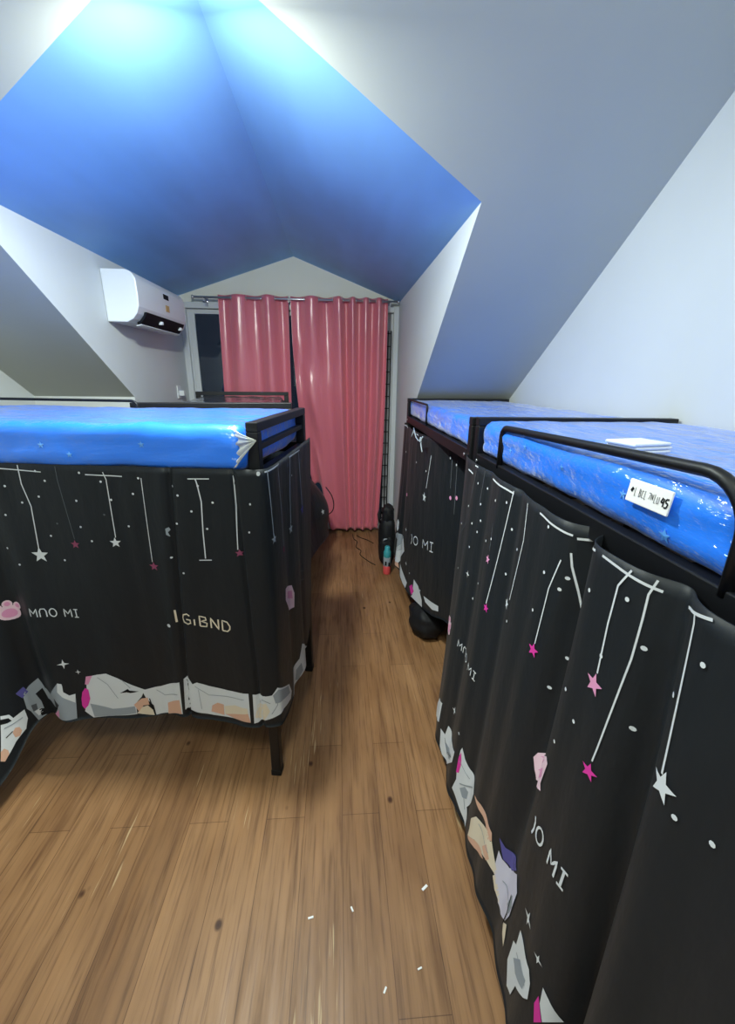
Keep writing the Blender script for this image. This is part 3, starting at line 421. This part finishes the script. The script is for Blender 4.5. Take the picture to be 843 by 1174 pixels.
# ---------------------------------------------------------------- bunk beds
def rail_path(y0, y1, z0, z1, r0, r1):             # guard rail: up, along y, down
    p = [(y0, z0)]+arc((y0+r0, z1-r0), r0, PI, PI/2, 8, lambda a, c: (a, c))+arc((y1-r1, z1-r1), r1, PI/2, 0, 8, lambda a, c: (a, c))+[(y1, z0)]
    return p
def bunk(label, loc, rz, W, L, ztop, guards=(), near_bar=True, rail_top=1.42, low=.34):
    t = thing('bunk_bed', label, 'bunk bed', loc, rz, 'black steel bunk beds')
    hw, hl, q = W/2, L/2, .042
    for sx in (-1, 1):
        for sy in (-1, 1):
            b = MB(M['black']); x = sx*(hw-q/2); y = sy*(hl-q/2)
            b.box(x-q/2, x+q/2, y-q/2, y+q/2, .006, ztop-.032, .004); po = b.build('post', t)
            b = MB(M['rubber']); b.box(x-q/2-.002, x+q/2+.002, y-q/2-.002, y+q/2+.002, 0, .03, .004); b.build('foot_cap', po)
    for sy in (-1, 1):
        y = sy*(hl-q/2)
        for x0, d, za, zb in ((-hw, q/2, ztop-.032, ztop), (-hw+q, .012, ztop-.100, ztop-.078), (-hw+q, .016, rail_top-.05, rail_top-.004), (-hw+q, .016, low, low+.045)):
            b = MB(M['black']); b.box(x0, -x0, y-d, y+d, za, zb, .003); b.build('end_bar', t)
    for sx in (-1, 1):
        x = sx*(hw-.016); b = MB(M['black']); b.box(x-.016, x+.016, -hl+q, hl-q, rail_top-.05, rail_top, .003); ro = b.build('side_rail', t)
        x = sx*(hw-.12); b = MB(M['black']); b.box(x-.016, x+.016, -hl+q, hl-q, low, low+.045, .003); b.build('lower_rail', t)
        for sy in (-1, 1):
            b = MB(M['chrome']); b.lathe([(.007, 0), (.007, .003), (.003, .006)], (sx*hw if sx > 0 else -hw-.006, sy*(hl-q-.02), rail_top-.025), 10, 'x'); b.build('bolt', ro)
    b = MB(M['board'])
    for k in range(11): y = -hl+.12+(L-.24)*k/10; b.box(-hw+.033, hw-.033, y-.03, y+.03, rail_top-.018, rail_top-.002)
    b.build('slat_base', t)
    for sx, y0, y1, z1, r0, r1, rad, tilt in guards:
        b = MB(M['black']); b.tube([(sx*(hw-.008), a, c+tilt*(y1-a)/(y1-y0)*(c > rail_top)) for a, c in rail_path(y0, y1, rail_top-.012, z1, r0, r1)], rad, 10); b.build('guard_rail', t)
    return t
def mattress(label, loc, rz, W, L, z0, z1, m, seed, stars=(), bulge=.0, parts=None):
    H = z1-z0; b = MB(m, M['mstar']); nx, ny, nz = 30, 70, 8; r = min(.038, H*.42)
    vs_ = {}
    def vert(i, j, k):
        if (i, j, k) in vs_: return vs_[(i, j, k)]
        p = Vector(((i/nx-.5)*W, (j/ny-.5)*L, (k/nz-.5)*H))
        q = Vector((max(-W/2+r, min(W/2-r, p.x)), max(-L/2+r, min(L/2-r, p.y)), max(-H/2+r, min(H/2-r, p.z))))
        d = p-q
        if d.length > 1e-6: p = q+d.normalized()*r
        n = d.normalized() if d.length > 1e-6 else Vector((0, 0, 1))
        w_ = .008*noise.noise((p.x*3+seed, p.y*2.2, p.z*16))+.005*noise.noise((p.x*9, p.y*5+seed, p.z*30+p.y*4))+.003*noise.noise((p.x*24+p.y*10, p.y*16, p.z*30+seed))
        p = p+n*w_
        v = b.bm.verts.new((p.x, p.y, p.z+H/2)); vs_[(i, j, k)] = v; return v
    def quad(a): 
        f = b.bm.faces.new([vert(*x) for x in a]); f.smooth = True
    for i in range(nx):
        for j in range(ny):
            quad([(i, j, nz), (i+1, j, nz), (i+1, j+1, nz), (i, j+1, nz)]); quad([(i, j, 0), (i, j+1, 0), (i+1, j+1, 0), (i+1, j, 0)])
    for k in range(nz):
        for i in range(nx):
            quad([(i, 0, k), (i+1, 0, k), (i+1, 0, k+1), (i, 0, k+1)]); quad([(i+1, ny, k), (i, ny, k), (i, ny, k+1), (i+1, ny, k+1)])
        for j in range(ny):
            quad([(0, j+1, k), (0, j, k), (0, j, k+1), (0, j+1, k+1)]); quad([(nx, j, k), (nx, j+1, k), (nx, j+1, k+1), (nx, j, k+1)])
    bmesh.ops.recalc_face_normals(b.bm, faces=b.bm.faces); bvh = BVHTree.FromBMesh(b.bm); b.use(1)
    for side, u, v, rad in stars:                  # faint printed stars lying on the cover
        vv = []
        for k in range(10):
            a = PI/2+k*PI/5; rr = rad if k % 2 == 0 else rad*.45; du, dv = rr*math.cos(a), rr*math.sin(a)
            if side == 'top': o_, d_ = Vector((u+du, v+dv, H+.2)), Vector((0, 0, -1))
            else: o_, d_ = Vector((side*(W/2+.3), u+du, v+dv)), Vector((-side, 0, 0))
            hit = bvh.ray_cast(o_, d_)
            if hit[0] is None: break
            vv.append(hit[0]-d_*.0015)
        if len(vv) == 10:
            c = sum(vv, Vector())/10-d_*.0015
            for k in range(10): b.face([c, vv[k], vv[(k+1) % 10]])
    o = b.build('mattress', recalc=False); o.location = (loc[0], loc[1], z0); o.rotation_euler = (0, 0, rz)
    return tag(o, label, 'mattress', 'blue mattresses on the upper bunks'), bvh
RB = 1.42
# right row, nearer bunk
bunk('nearer right-hand black steel bunk bed with a long rounded guard rail', (.95, .72, 0), 0, .815, 1.86, 1.558, [(-1, -.225, .66, 1.545, .085, .03, .0105, .032), (1, -.5, .5, 1.50, .06, .06, .009, 0)])
mn, bvh = mattress('bright blue plastic-wrapped mattress with a white label on its side', (.952, .725, 0), 0, .80, 1.75, RB, 1.548, M['mblue'], 3.1,
    [(-1, .47, .09, .012), (-1, .25, .075, .010), (-1, .02, .07, .012), (-1, -.10, .03, .014), (-1, .58, .06, .010), ('top', -.1, .3, .012)])
lb = MB(M['paper']); lb.box(-.004, .0, -.052, .052, -.021, .021, .0015); lo = lb.build('label', mn)
LBX, LBY, LBZ = -.4095, .668-.725, .088
lo.location = (LBX, LBY, LBZ); lo.rotation_euler = (0, math.radians(6), 0); lo['label'] = 'white paper label with dark marks'
ink = MB(M['darkslot'], M['p_dim'])
def stroke(pts, wd, i=0):                          # marks on the label; u to the reader's right (towards -y)
    ink.use(i)
    for (a, c), (d, e) in zip(pts, pts[1:]):
        l = math.hypot(d-a, e-c) or 1; nx_, ny_ = -(e-c)/l*wd/2, (d-a)/l*wd/2
        ink.face([(-.0048, -q[0], q[1]) for q in ((a+nx_, c+ny_), (d+nx_, e+ny_), (d-nx_, e-ny_), (a-nx_, c-ny_))])
stroke([(-.041, -.001), (-.037, .006)], .006)
for x, g_ in ((-.031, 'l'), (-.020, 'b'), (-.013, 'e'), (-.006, 'l'), (.003, '7'), (.010, 'n'), (.018, 'l'), (.024, 'u')):
    p = {'l': [(0, .008), (0, -.007), (.003, -.007)], 'b': [(0, .008), (0, -.007), (.004, -.004), (.004, 0), (0, .001), (.004, .004), (0, .008)], 'e': [(.004, .006), (0, .006), (0, -.006), (.004, -.006)], '7': [(0, .007), (.005, .007), (.002, -.004)], 'n': [(0, -.004), (0, .006), (.004, -.003), (.004, .007)], 'u': [(0, .005), (0, -.006), (.004, -.006), (.004, .006)]}[g_]
    stroke([(x+a, c) for a, c in p], .0012, 1)
stroke([(.036, .007), (.033, -.001), (.040, -.001)], .003); stroke([(.039, .006), (.039, -.008)], .003)
stroke([(.049, .007), (.043, .006), (.043, .001), (.049, -.001), (.047, -.008), (.042, -.008)], .003)
ink.build('label_marks', lo, recalc=False)
# right row, farther bunk
bunk('farther right-hand black steel bunk bed standing in the corner by the bag', (.935, 2.50, 0), 0, .80, 1.66, 1.553, [(-1, .10, .74, 1.545, .02, .02, .007, 0)])
mattress('blue plastic-wrapped mattress on the farther right-hand bunk against the sloped ceiling', (.938, 2.505, 0), 0, .78, 1.57, RB, 1.54, M['mblue'], 8.4, [(-1, .1, .08, .012), ('top', .1, -.2, .012)])
# crosswise bunk on the left: its length runs along the local y axis, turned to lie across the room
A8 = math.radians(8); LW, LL = .74, 1.90
def cross(a, d): return (-.272-.990*a+.139*d, 1.430+.139*a+.990*d)    # a to the left along the front edge, d away from the viewer
cx, cy = cross(LL/2, LW/2); RZ_L = math.radians(82)   # local +x away from the viewer, local +y to the left
bunk('black steel bunk bed standing crosswise on the left of the aisle', (cx, cy, 0), RZ_L, LW, LL, 1.553, [(1, -.08, .75, 1.572, .03, .03, .007, 0)], rail_top=1.385)
ml, _ = mattress('blue plastic-wrapped mattress bulging over the front of the crosswise left bunk', (cx-.139*.03, cy-.99*.03, 0), RZ_L, .75, 1.83, 1.387, 1.545, M['mblue'], 5.2,
    [(-1, -.56, .09, .013), (-1, -.30, .05, .012), (-1, -.20, .08, .013), (-1, .08, .07, .013)])
wt = MB(M['wrap'])
tip = Vector((-.352, -.948, .108)); R0 = []; NK = 30
for k in range(NK+1):
    a = k/NK; ang = -PI*.5+PI*a
    p = Vector((-.384+.01*math.sin(a*40), -.875-.02*math.cos(ang), .085+.066*math.sin(ang)))
    R0.append([p.lerp(tip, s_)+Vector((-(.012*math.sin(PI*min(1, s_*1.2))+.004*math.sin(a*55)*(1-s_)), .004*math.sin(a*47)*(1-s_), 0)) for s_ in [q/6 for q in range(7)]])
GV = [[wt.bm.verts.new(p) for p in row] for row in R0]
for i in range(NK):
    for j in range(6):
        f = wt.bm.faces.new((GV[i][j], GV[i+1][j], GV[i+1][j+1], GV[i][j+1])); f.smooth = True
wo = wt.build('plastic_wrap_end', ml, recalc=False); wo['label'] = 'gathered end of the clear plastic wrap'
# bunk in the dormer behind it
A5 = math.radians(7); fx, fy = -.79, 3.27
bunk('low-lit black steel bunk bed at the left of the window behind the crosswise bunk', (fx, fy, 0), A5, .84, 1.78, 1.560, [])
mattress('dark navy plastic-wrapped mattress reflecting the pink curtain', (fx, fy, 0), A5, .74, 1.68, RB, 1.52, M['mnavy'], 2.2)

# ---------------------------------------------------------------- printed black curtains hung round the bunks
GLY = {'M': [[(0, 0), (0, 1), (.42, .4), (.84, 1), (.84, 0)]], '|': [[(0, 0), (0, 1)]], 'i': [[(0, 0), (0, .6)]], 'A': [[(0, 0), (0, .7), (.15, 1), (.55, 1), (.7, .7), (.7, 0)]], 'O': [[(.4+.4*math.cos(k*PI/8), .5+.5*math.sin(k*PI/8)) for k in range(17)]],
    'I': [[(.25, 0), (.25, 1)], [(0, 1), (.5, 1)], [(0, 0), (.5, 0)]], 'G': [[(.6, .85), (.4, 1), (.1, .85), (0, .5), (.1, .12), (.4, 0), (.62, .15), (.62, .45), (.3, .45)]], 'B': [[(0, 0), (0, 1), (.45, .95), (.5, .7), (.1, .52), (.55, .4), (.5, .05), (0, 0)]],
    'N': [[(0, 0), (0, 1), (.6, 0), (.6, 1)]], 'D': [[(0, 0), (0, 1), (.4, .95), (.62, .6), (.6, .3), (.4, .03), (0, 0)]], ')': [[(0, 1.1), (.15, .8), (.15, .3), (0, -.1)]], ' ': []}
GW = {'|': .15, 'i': .1, 'M': .85, 'A': .7, 'O': .8, 'I': .5, 'G': .62, 'B': .55, 'N': .6, 'D': .62, ')': .15, ' ': .3}
def printed_curtain(key, label, name='bed_curtain'):
    cl = CL[key]; P = PRINTS[key]
    b = MB(M['cloth'], *[M['p_'+k] for k in PN]); ns = int(cl.L/.0065); nt = 44
    for back in (0, 1):
        G = [[b.bm.verts.new(cl.at(cl.L*i/ns, j/nt, -.002 if back else 0)) for j in range(nt+1)] for i in range(ns+1)]
        for i in range(ns):
            for j in range(nt):
                q = (G[i][j], G[i][j+1], G[i+1][j+1], G[i+1][j]); f = b.bm.faces.new(q if not back else q[::-1]); f.smooth = True
        if back:
            for i in range(ns):
                for j in (0, nt): b.bm.faces.new((F0[i][j], F0[i+1][j], G[i+1][j], G[i][j]))
            for j in range(nt):
                for i in (0, ns): b.bm.faces.new((F0[i][j], F0[i][j+1], G[i][j+1], G[i][j]))
        F0 = G
    def put(s, z, lay): 
        t = max(.003, min(.997, cl.z2t(s, z))); return cl.at(s, t, .0018+.0007*lay)
    def patch(poly, col, lay, step=.012):
        tb = bmesh.new(); vs_ = [tb.verts.new((s, z, 0)) for s, z in poly]
        try: tb.faces.new(vs_)
        except ValueError: tb.free(); return
        bmesh.ops.triangulate(tb, faces=tb.faces[:])
        for _ in range(5):
            es = [e for e in tb.edges if e.calc_length() > step]
            if not es: break
            bmesh.ops.subdivide_edges(tb, edges=es, cuts=1); bmesh.ops.triangulate(tb, faces=[f for f in tb.faces if len(f.verts) > 3])
        b.use(1+PN.index(col)); mp = {v: b.bm.verts.new(put(v.co.x, v.co.y, lay)) for v in tb.verts}
        for f in tb.faces:
            nf = b.bm.faces.new([mp[v] for v in f.verts]); nf.material_index = b.mi; nf.smooth = True
        tb.free()
    def ribbon(pts, col, wd, lay=0):
        q = [pts[0]]
        for a, c in zip(pts, pts[1:]):
            l = math.hypot(c[0]-a[0], c[1]-a[1]); n = max(1, int(l/.01))
            for k in range(1, n+1): q.append((a[0]+(c[0]-a[0])*k/n, a[1]+(c[1]-a[1])*k/n))
        b.use(1+PN.index(col)); prev = None
        for i, p in enumerate(q):
            a, c = q[max(0, i-1)], q[min(len(q)-1, i+1)]; l = math.hypot(c[0]-a[0], c[1]-a[1]) or 1
            nx_, ny_ = -(c[1]-a[1])/l*wd/2, (c[0]-a[0])/l*wd/2
            cur = (b.bm.verts.new(put(p[0]+nx_, p[1]+ny_, lay)), b.bm.verts.new(put(p[0]-nx_, p[1]-ny_, lay)))
            if prev: nf = b.bm.faces.new((prev[0], prev[1], cur[1], cur[0])); nf.material_index = b.mi
            prev = cur
    def ell(c, rx, rz, n=12): return [(c[0]+rx*math.cos(2*PI*k/n), c[1]+rz*math.sin(2*PI*k/n)) for k in range(n)]
    def star(c, r, n=5, inner=.42, rot=PI/2): return [(c[0]+(r if k % 2 == 0 else r*inner)*math.cos(rot+k*PI/n), c[1]+(r if k % 2 == 0 else r*inner)*math.sin(rot+k*PI/n)) for k in range(2*n)]
    for pts, col, wd in P['lines']: ribbon(pts, col, wd*.9)
    for pts, col, wd in P['detail']: ribbon(pts, col, wd, 3)
    for c, r, col in P['stars']: patch(star(c, r), col, 1)
    for c, r, col in P['spark']: patch(star(c, r, 4, .28), col, 1)
    for c, r, col in P['dots']: patch(ell(c, r, r, 8), col, 1)
    for c, r in P['paws']:
        x, z = c
        patch(ell((x, z-r*.15), r*.85, r*.75, 18), 'pinklight', 1); patch(ell((x, z-r*.2), r*.55, r*.45, 14), 'pink', 2)
        for dx, dz in ((-.75, .45), (-.05, .72), (.68, .5)):
            patch(ell((x+dx*r, z+dz*r), r*.36, r*.38), 'pinklight', 1); patch(ell((x+dx*r, z+dz*r), r*.2, r*.22), 'pink', 2)
    for txt, a, c, h, col in P['texts']:
        tot = sum(GW[ch] for ch in txt)+.32*(len(txt)-1); k = math.hypot(c[0]-a[0], c[1]-a[1])/tot
        ux, uz = (c[0]-a[0])/(k*tot), (c[1]-a[1])/(k*tot); x = 0
        for ch in txt:
            for sk in GLY[ch]: ribbon([(a[0]+(x+u)*k*ux, a[1]+(x+u)*k*uz+(v-.5)*h) for u, v in sk], col, h*.13, 1)
            x += GW[ch]+.32
    for col, lay, poly in P['polys']: patch(poly, col, lay+1)
    o = b.build(name, recalc=False)
    return tag(o, label, 'bed curtain', 'black printed bed curtains')
printed_curtain('LN', 'black starry curtain around the crosswise left bunk, with a pink paw print')
printed_curtain('RN', 'black starry curtain along the nearer right-hand bunk, hanging closest to the viewer')
printed_curtain('RF', 'short black curtain tied up on the farther right-hand bunk, with one large white star')
printed_curtain('FL', 'plain dark curtain of the bunk beside the window, showing behind the crosswise bunk')

# ---------------------------------------------------------------- small things
tie = MB(M['tie'])
tie.tube([(.497, 2.78, 1.385), (.489, 2.70, 1.372), (.486, 2.62, 1.345), (.486, 2.53, 1.335), (.487, 2.46, 1.35), (.488, 2.42, 1.375)], .004, 6)
tie.tube([(.487, 2.46, 1.35), (.484, 2.44, 1.325), (.485, 2.40, 1.29)], .0035, 6); tie.tube([(.488, 2.72, 1.375), (.485, 2.76, 1.34), (.486, 2.79, 1.31)], .0035, 6)
tie.tube([(.484, 2.46+.02*math.cos(a), 1.352+.014*math.sin(a)) for a in [2*PI*k/14 for k in range(14)]], .0035, 6, True)
tag(tie.build('tie_string'), 'pale knotted string tying the curtain to the farther right bunk', 'string')

pk = thing('folded_packet', 'folded white packet lying on the nearer right-hand mattress', 'packet', (.66, .88, 1.5515), math.radians(12))
for k, (z, dx) in enumerate(((0, 0), (.008, .003), (.016, -.002))):
    b = MB(M['plastic']); b.box(-.05+dx, .05+dx, -.04, .04, z, z+.0075, .003); b.build('fold', pk)

bg = thing('backpack', 'black soft bag slumped on the floor beside the window curtain', 'bag', (.445, 3.66, 0))
def blob(cx_, cy_, cz_, rx, ry, rz_, seed, amp, m, pw=.75):
    b = MB(m); r = bmesh.ops.create_uvsphere(b.bm, u_segments=32, v_segments=20, radius=1)
    for v in r['verts']:
        d = v.co.copy(); f = lambda t: math.copysign(abs(t)**pw, t)
        n = 1+amp*noise.noise((d.x*2.2+seed, d.y*2.2, d.z*2.2))+amp*.5*noise.noise((d.x*6, d.y*6+seed, d.z*6))
        v.co = Vector((cx_+f(d.x)*rx*n, cy_+f(d.y)*ry*n, max(.0, cz_+f(d.z)*rz_*n)))
    return b
blob(0, 0, .24, .082, .10, .24, 1.7, .12, M['nylon']).build('body', bg, smooth=True)
blob(.005, 0, .50, .055, .075, .085, 4.2, .18, M['nylon']).build('top_flap', bg, smooth=True)
blob(-.01, -.10, .17, .065, .035, .13, 7.7, .14, M['nylon']).build('front_pocket', bg, smooth=True)
b = MB(M['nylon']); b.tube([(-.045, 0, .50), (-.078, -.01, .53), (-.086, -.02, .50), (-.082, -.03, .46), (-.07, -.02, .42)], .011, 8); b.build('strap', bg)
b = MB(M['p_grey']); b.tube([(-.052, -.128, .275), (-.035, -.136, .295), (-.012, -.137, .30)], [.004, .009, .004], 8); b.build('trim_mark', bg)

bt = thing('spray_bottle', 'small bottle with teal top and coral base on the floor by the bag', 'bottle', (.425, 3.43, 0))
b = MB(M['coral']); b.lathe([(.031, 0), (.034, .006), (.034, .075), (.033, .08)], (0, 0, 0)); b.build('base', bt)
b = MB(M['p_grey']); b.lathe([(.033, .08), (.034, .082), (.034, .16), (.033, .165)], (0, 0, 0)); b.build('label_band', bt)
b = MB(M['darkslot']); b.box(-.022, -.008, -.0352, -.030, .095, .13).box(.008, .022, -.0352, -.030, .085, .12); b.build('print', bt)
b = MB(M['teal']); b.lathe([(.033, .165), (.034, .17), (.034, .21), (.028, .225), (.024, .23), (.024, .26), (.015, .268)], (0, 0, 0)); b.build('cap', bt)

bd_ = thing('cloth_bundle', 'round black bundle on the floor under the farther right-hand bunk', 'bundle', (.60, 2.50, 0))
blob(0, 0, .105, .125, .15, .118, 3.3, .16, M['nylon'], .9).build('sack', bd_, smooth=True)
blob(.01, .02, .225, .035, .04, .035, 9.3, .3, M['nylon'], .9).build('knot', bd_, smooth=True)

def sm(pts, n=8):
    pts = [Vector(p) for p in pts]; e = [2*pts[0]-pts[1]]+pts+[2*pts[-1]-pts[-2]]; o = []
    for i in range(len(pts)-1):
        for k in range(n): o.append(Vector(_cr(e[i], e[i+1], e[i+2], e[i+3], k/n)))
    return o+[pts[-1]]
b = MB(M['rubber']); b.tube(sm([(.145, 4.42, .005), (.155, 4.28, .005), (.185, 4.20, .005), (.17, 4.05, .005), (.215, 3.95, .005), (.205, 3.84, .005), (.28, 3.68, .005), (.335, 3.60, .005)]), .004, 6)
tag(b.build('power_cable'), 'thin black cable wriggling over the floor below the pink curtain', 'cable')
b = MB(M['rubber']); b.tube(sm([(.19, 4.38, .006), (.24, 4.30, .006), (.30, 4.24, .006), (.36, 4.14, .006)]), .004, 6)
tag(b.build('power_cable'), 'short black cable running from the pink curtain hem to the bag', 'cable')
b = MB(M['rubber']); b.tube(sm([(-.13, 3.88, .70), (-.075, 3.86, .62), (-.055, 3.85, .53), (-.075, 3.85, .46), (-.13, 3.86, .42)]), .005, 6)
tag(b.build('hanging_cable'), 'loop of black cable sticking out of the dark curtain near the window', 'cable')
for (x, y, l, a, lab) in ((.286, .967, .012, .6, 'largest white paper scrap on the planks near the right curtain'), (-.107, .905, .009, .2, 'white scrap on the floor in the middle of the aisle'), (.12, .72, .008, 1.0, 'tiny pale scrap near the lower right of the floor'), (.03, .92, .008, 2.0, 'pale scrap beside the middle of the floor towards the right curtain'), (.23, .76, .007, .3, 'pale speck of paper by the foot of the near right curtain')):
    b = MB(M['paper']); b.box(-l, l, -l*.35, l*.35, .0005, .003, .0008, Matrix.Translation((x, y, 0))@Matrix.Rotation(a, 4, 'Z')); tag(b.build('paper_scrap'), lab, 'scrap', 'paper scraps on the floor')
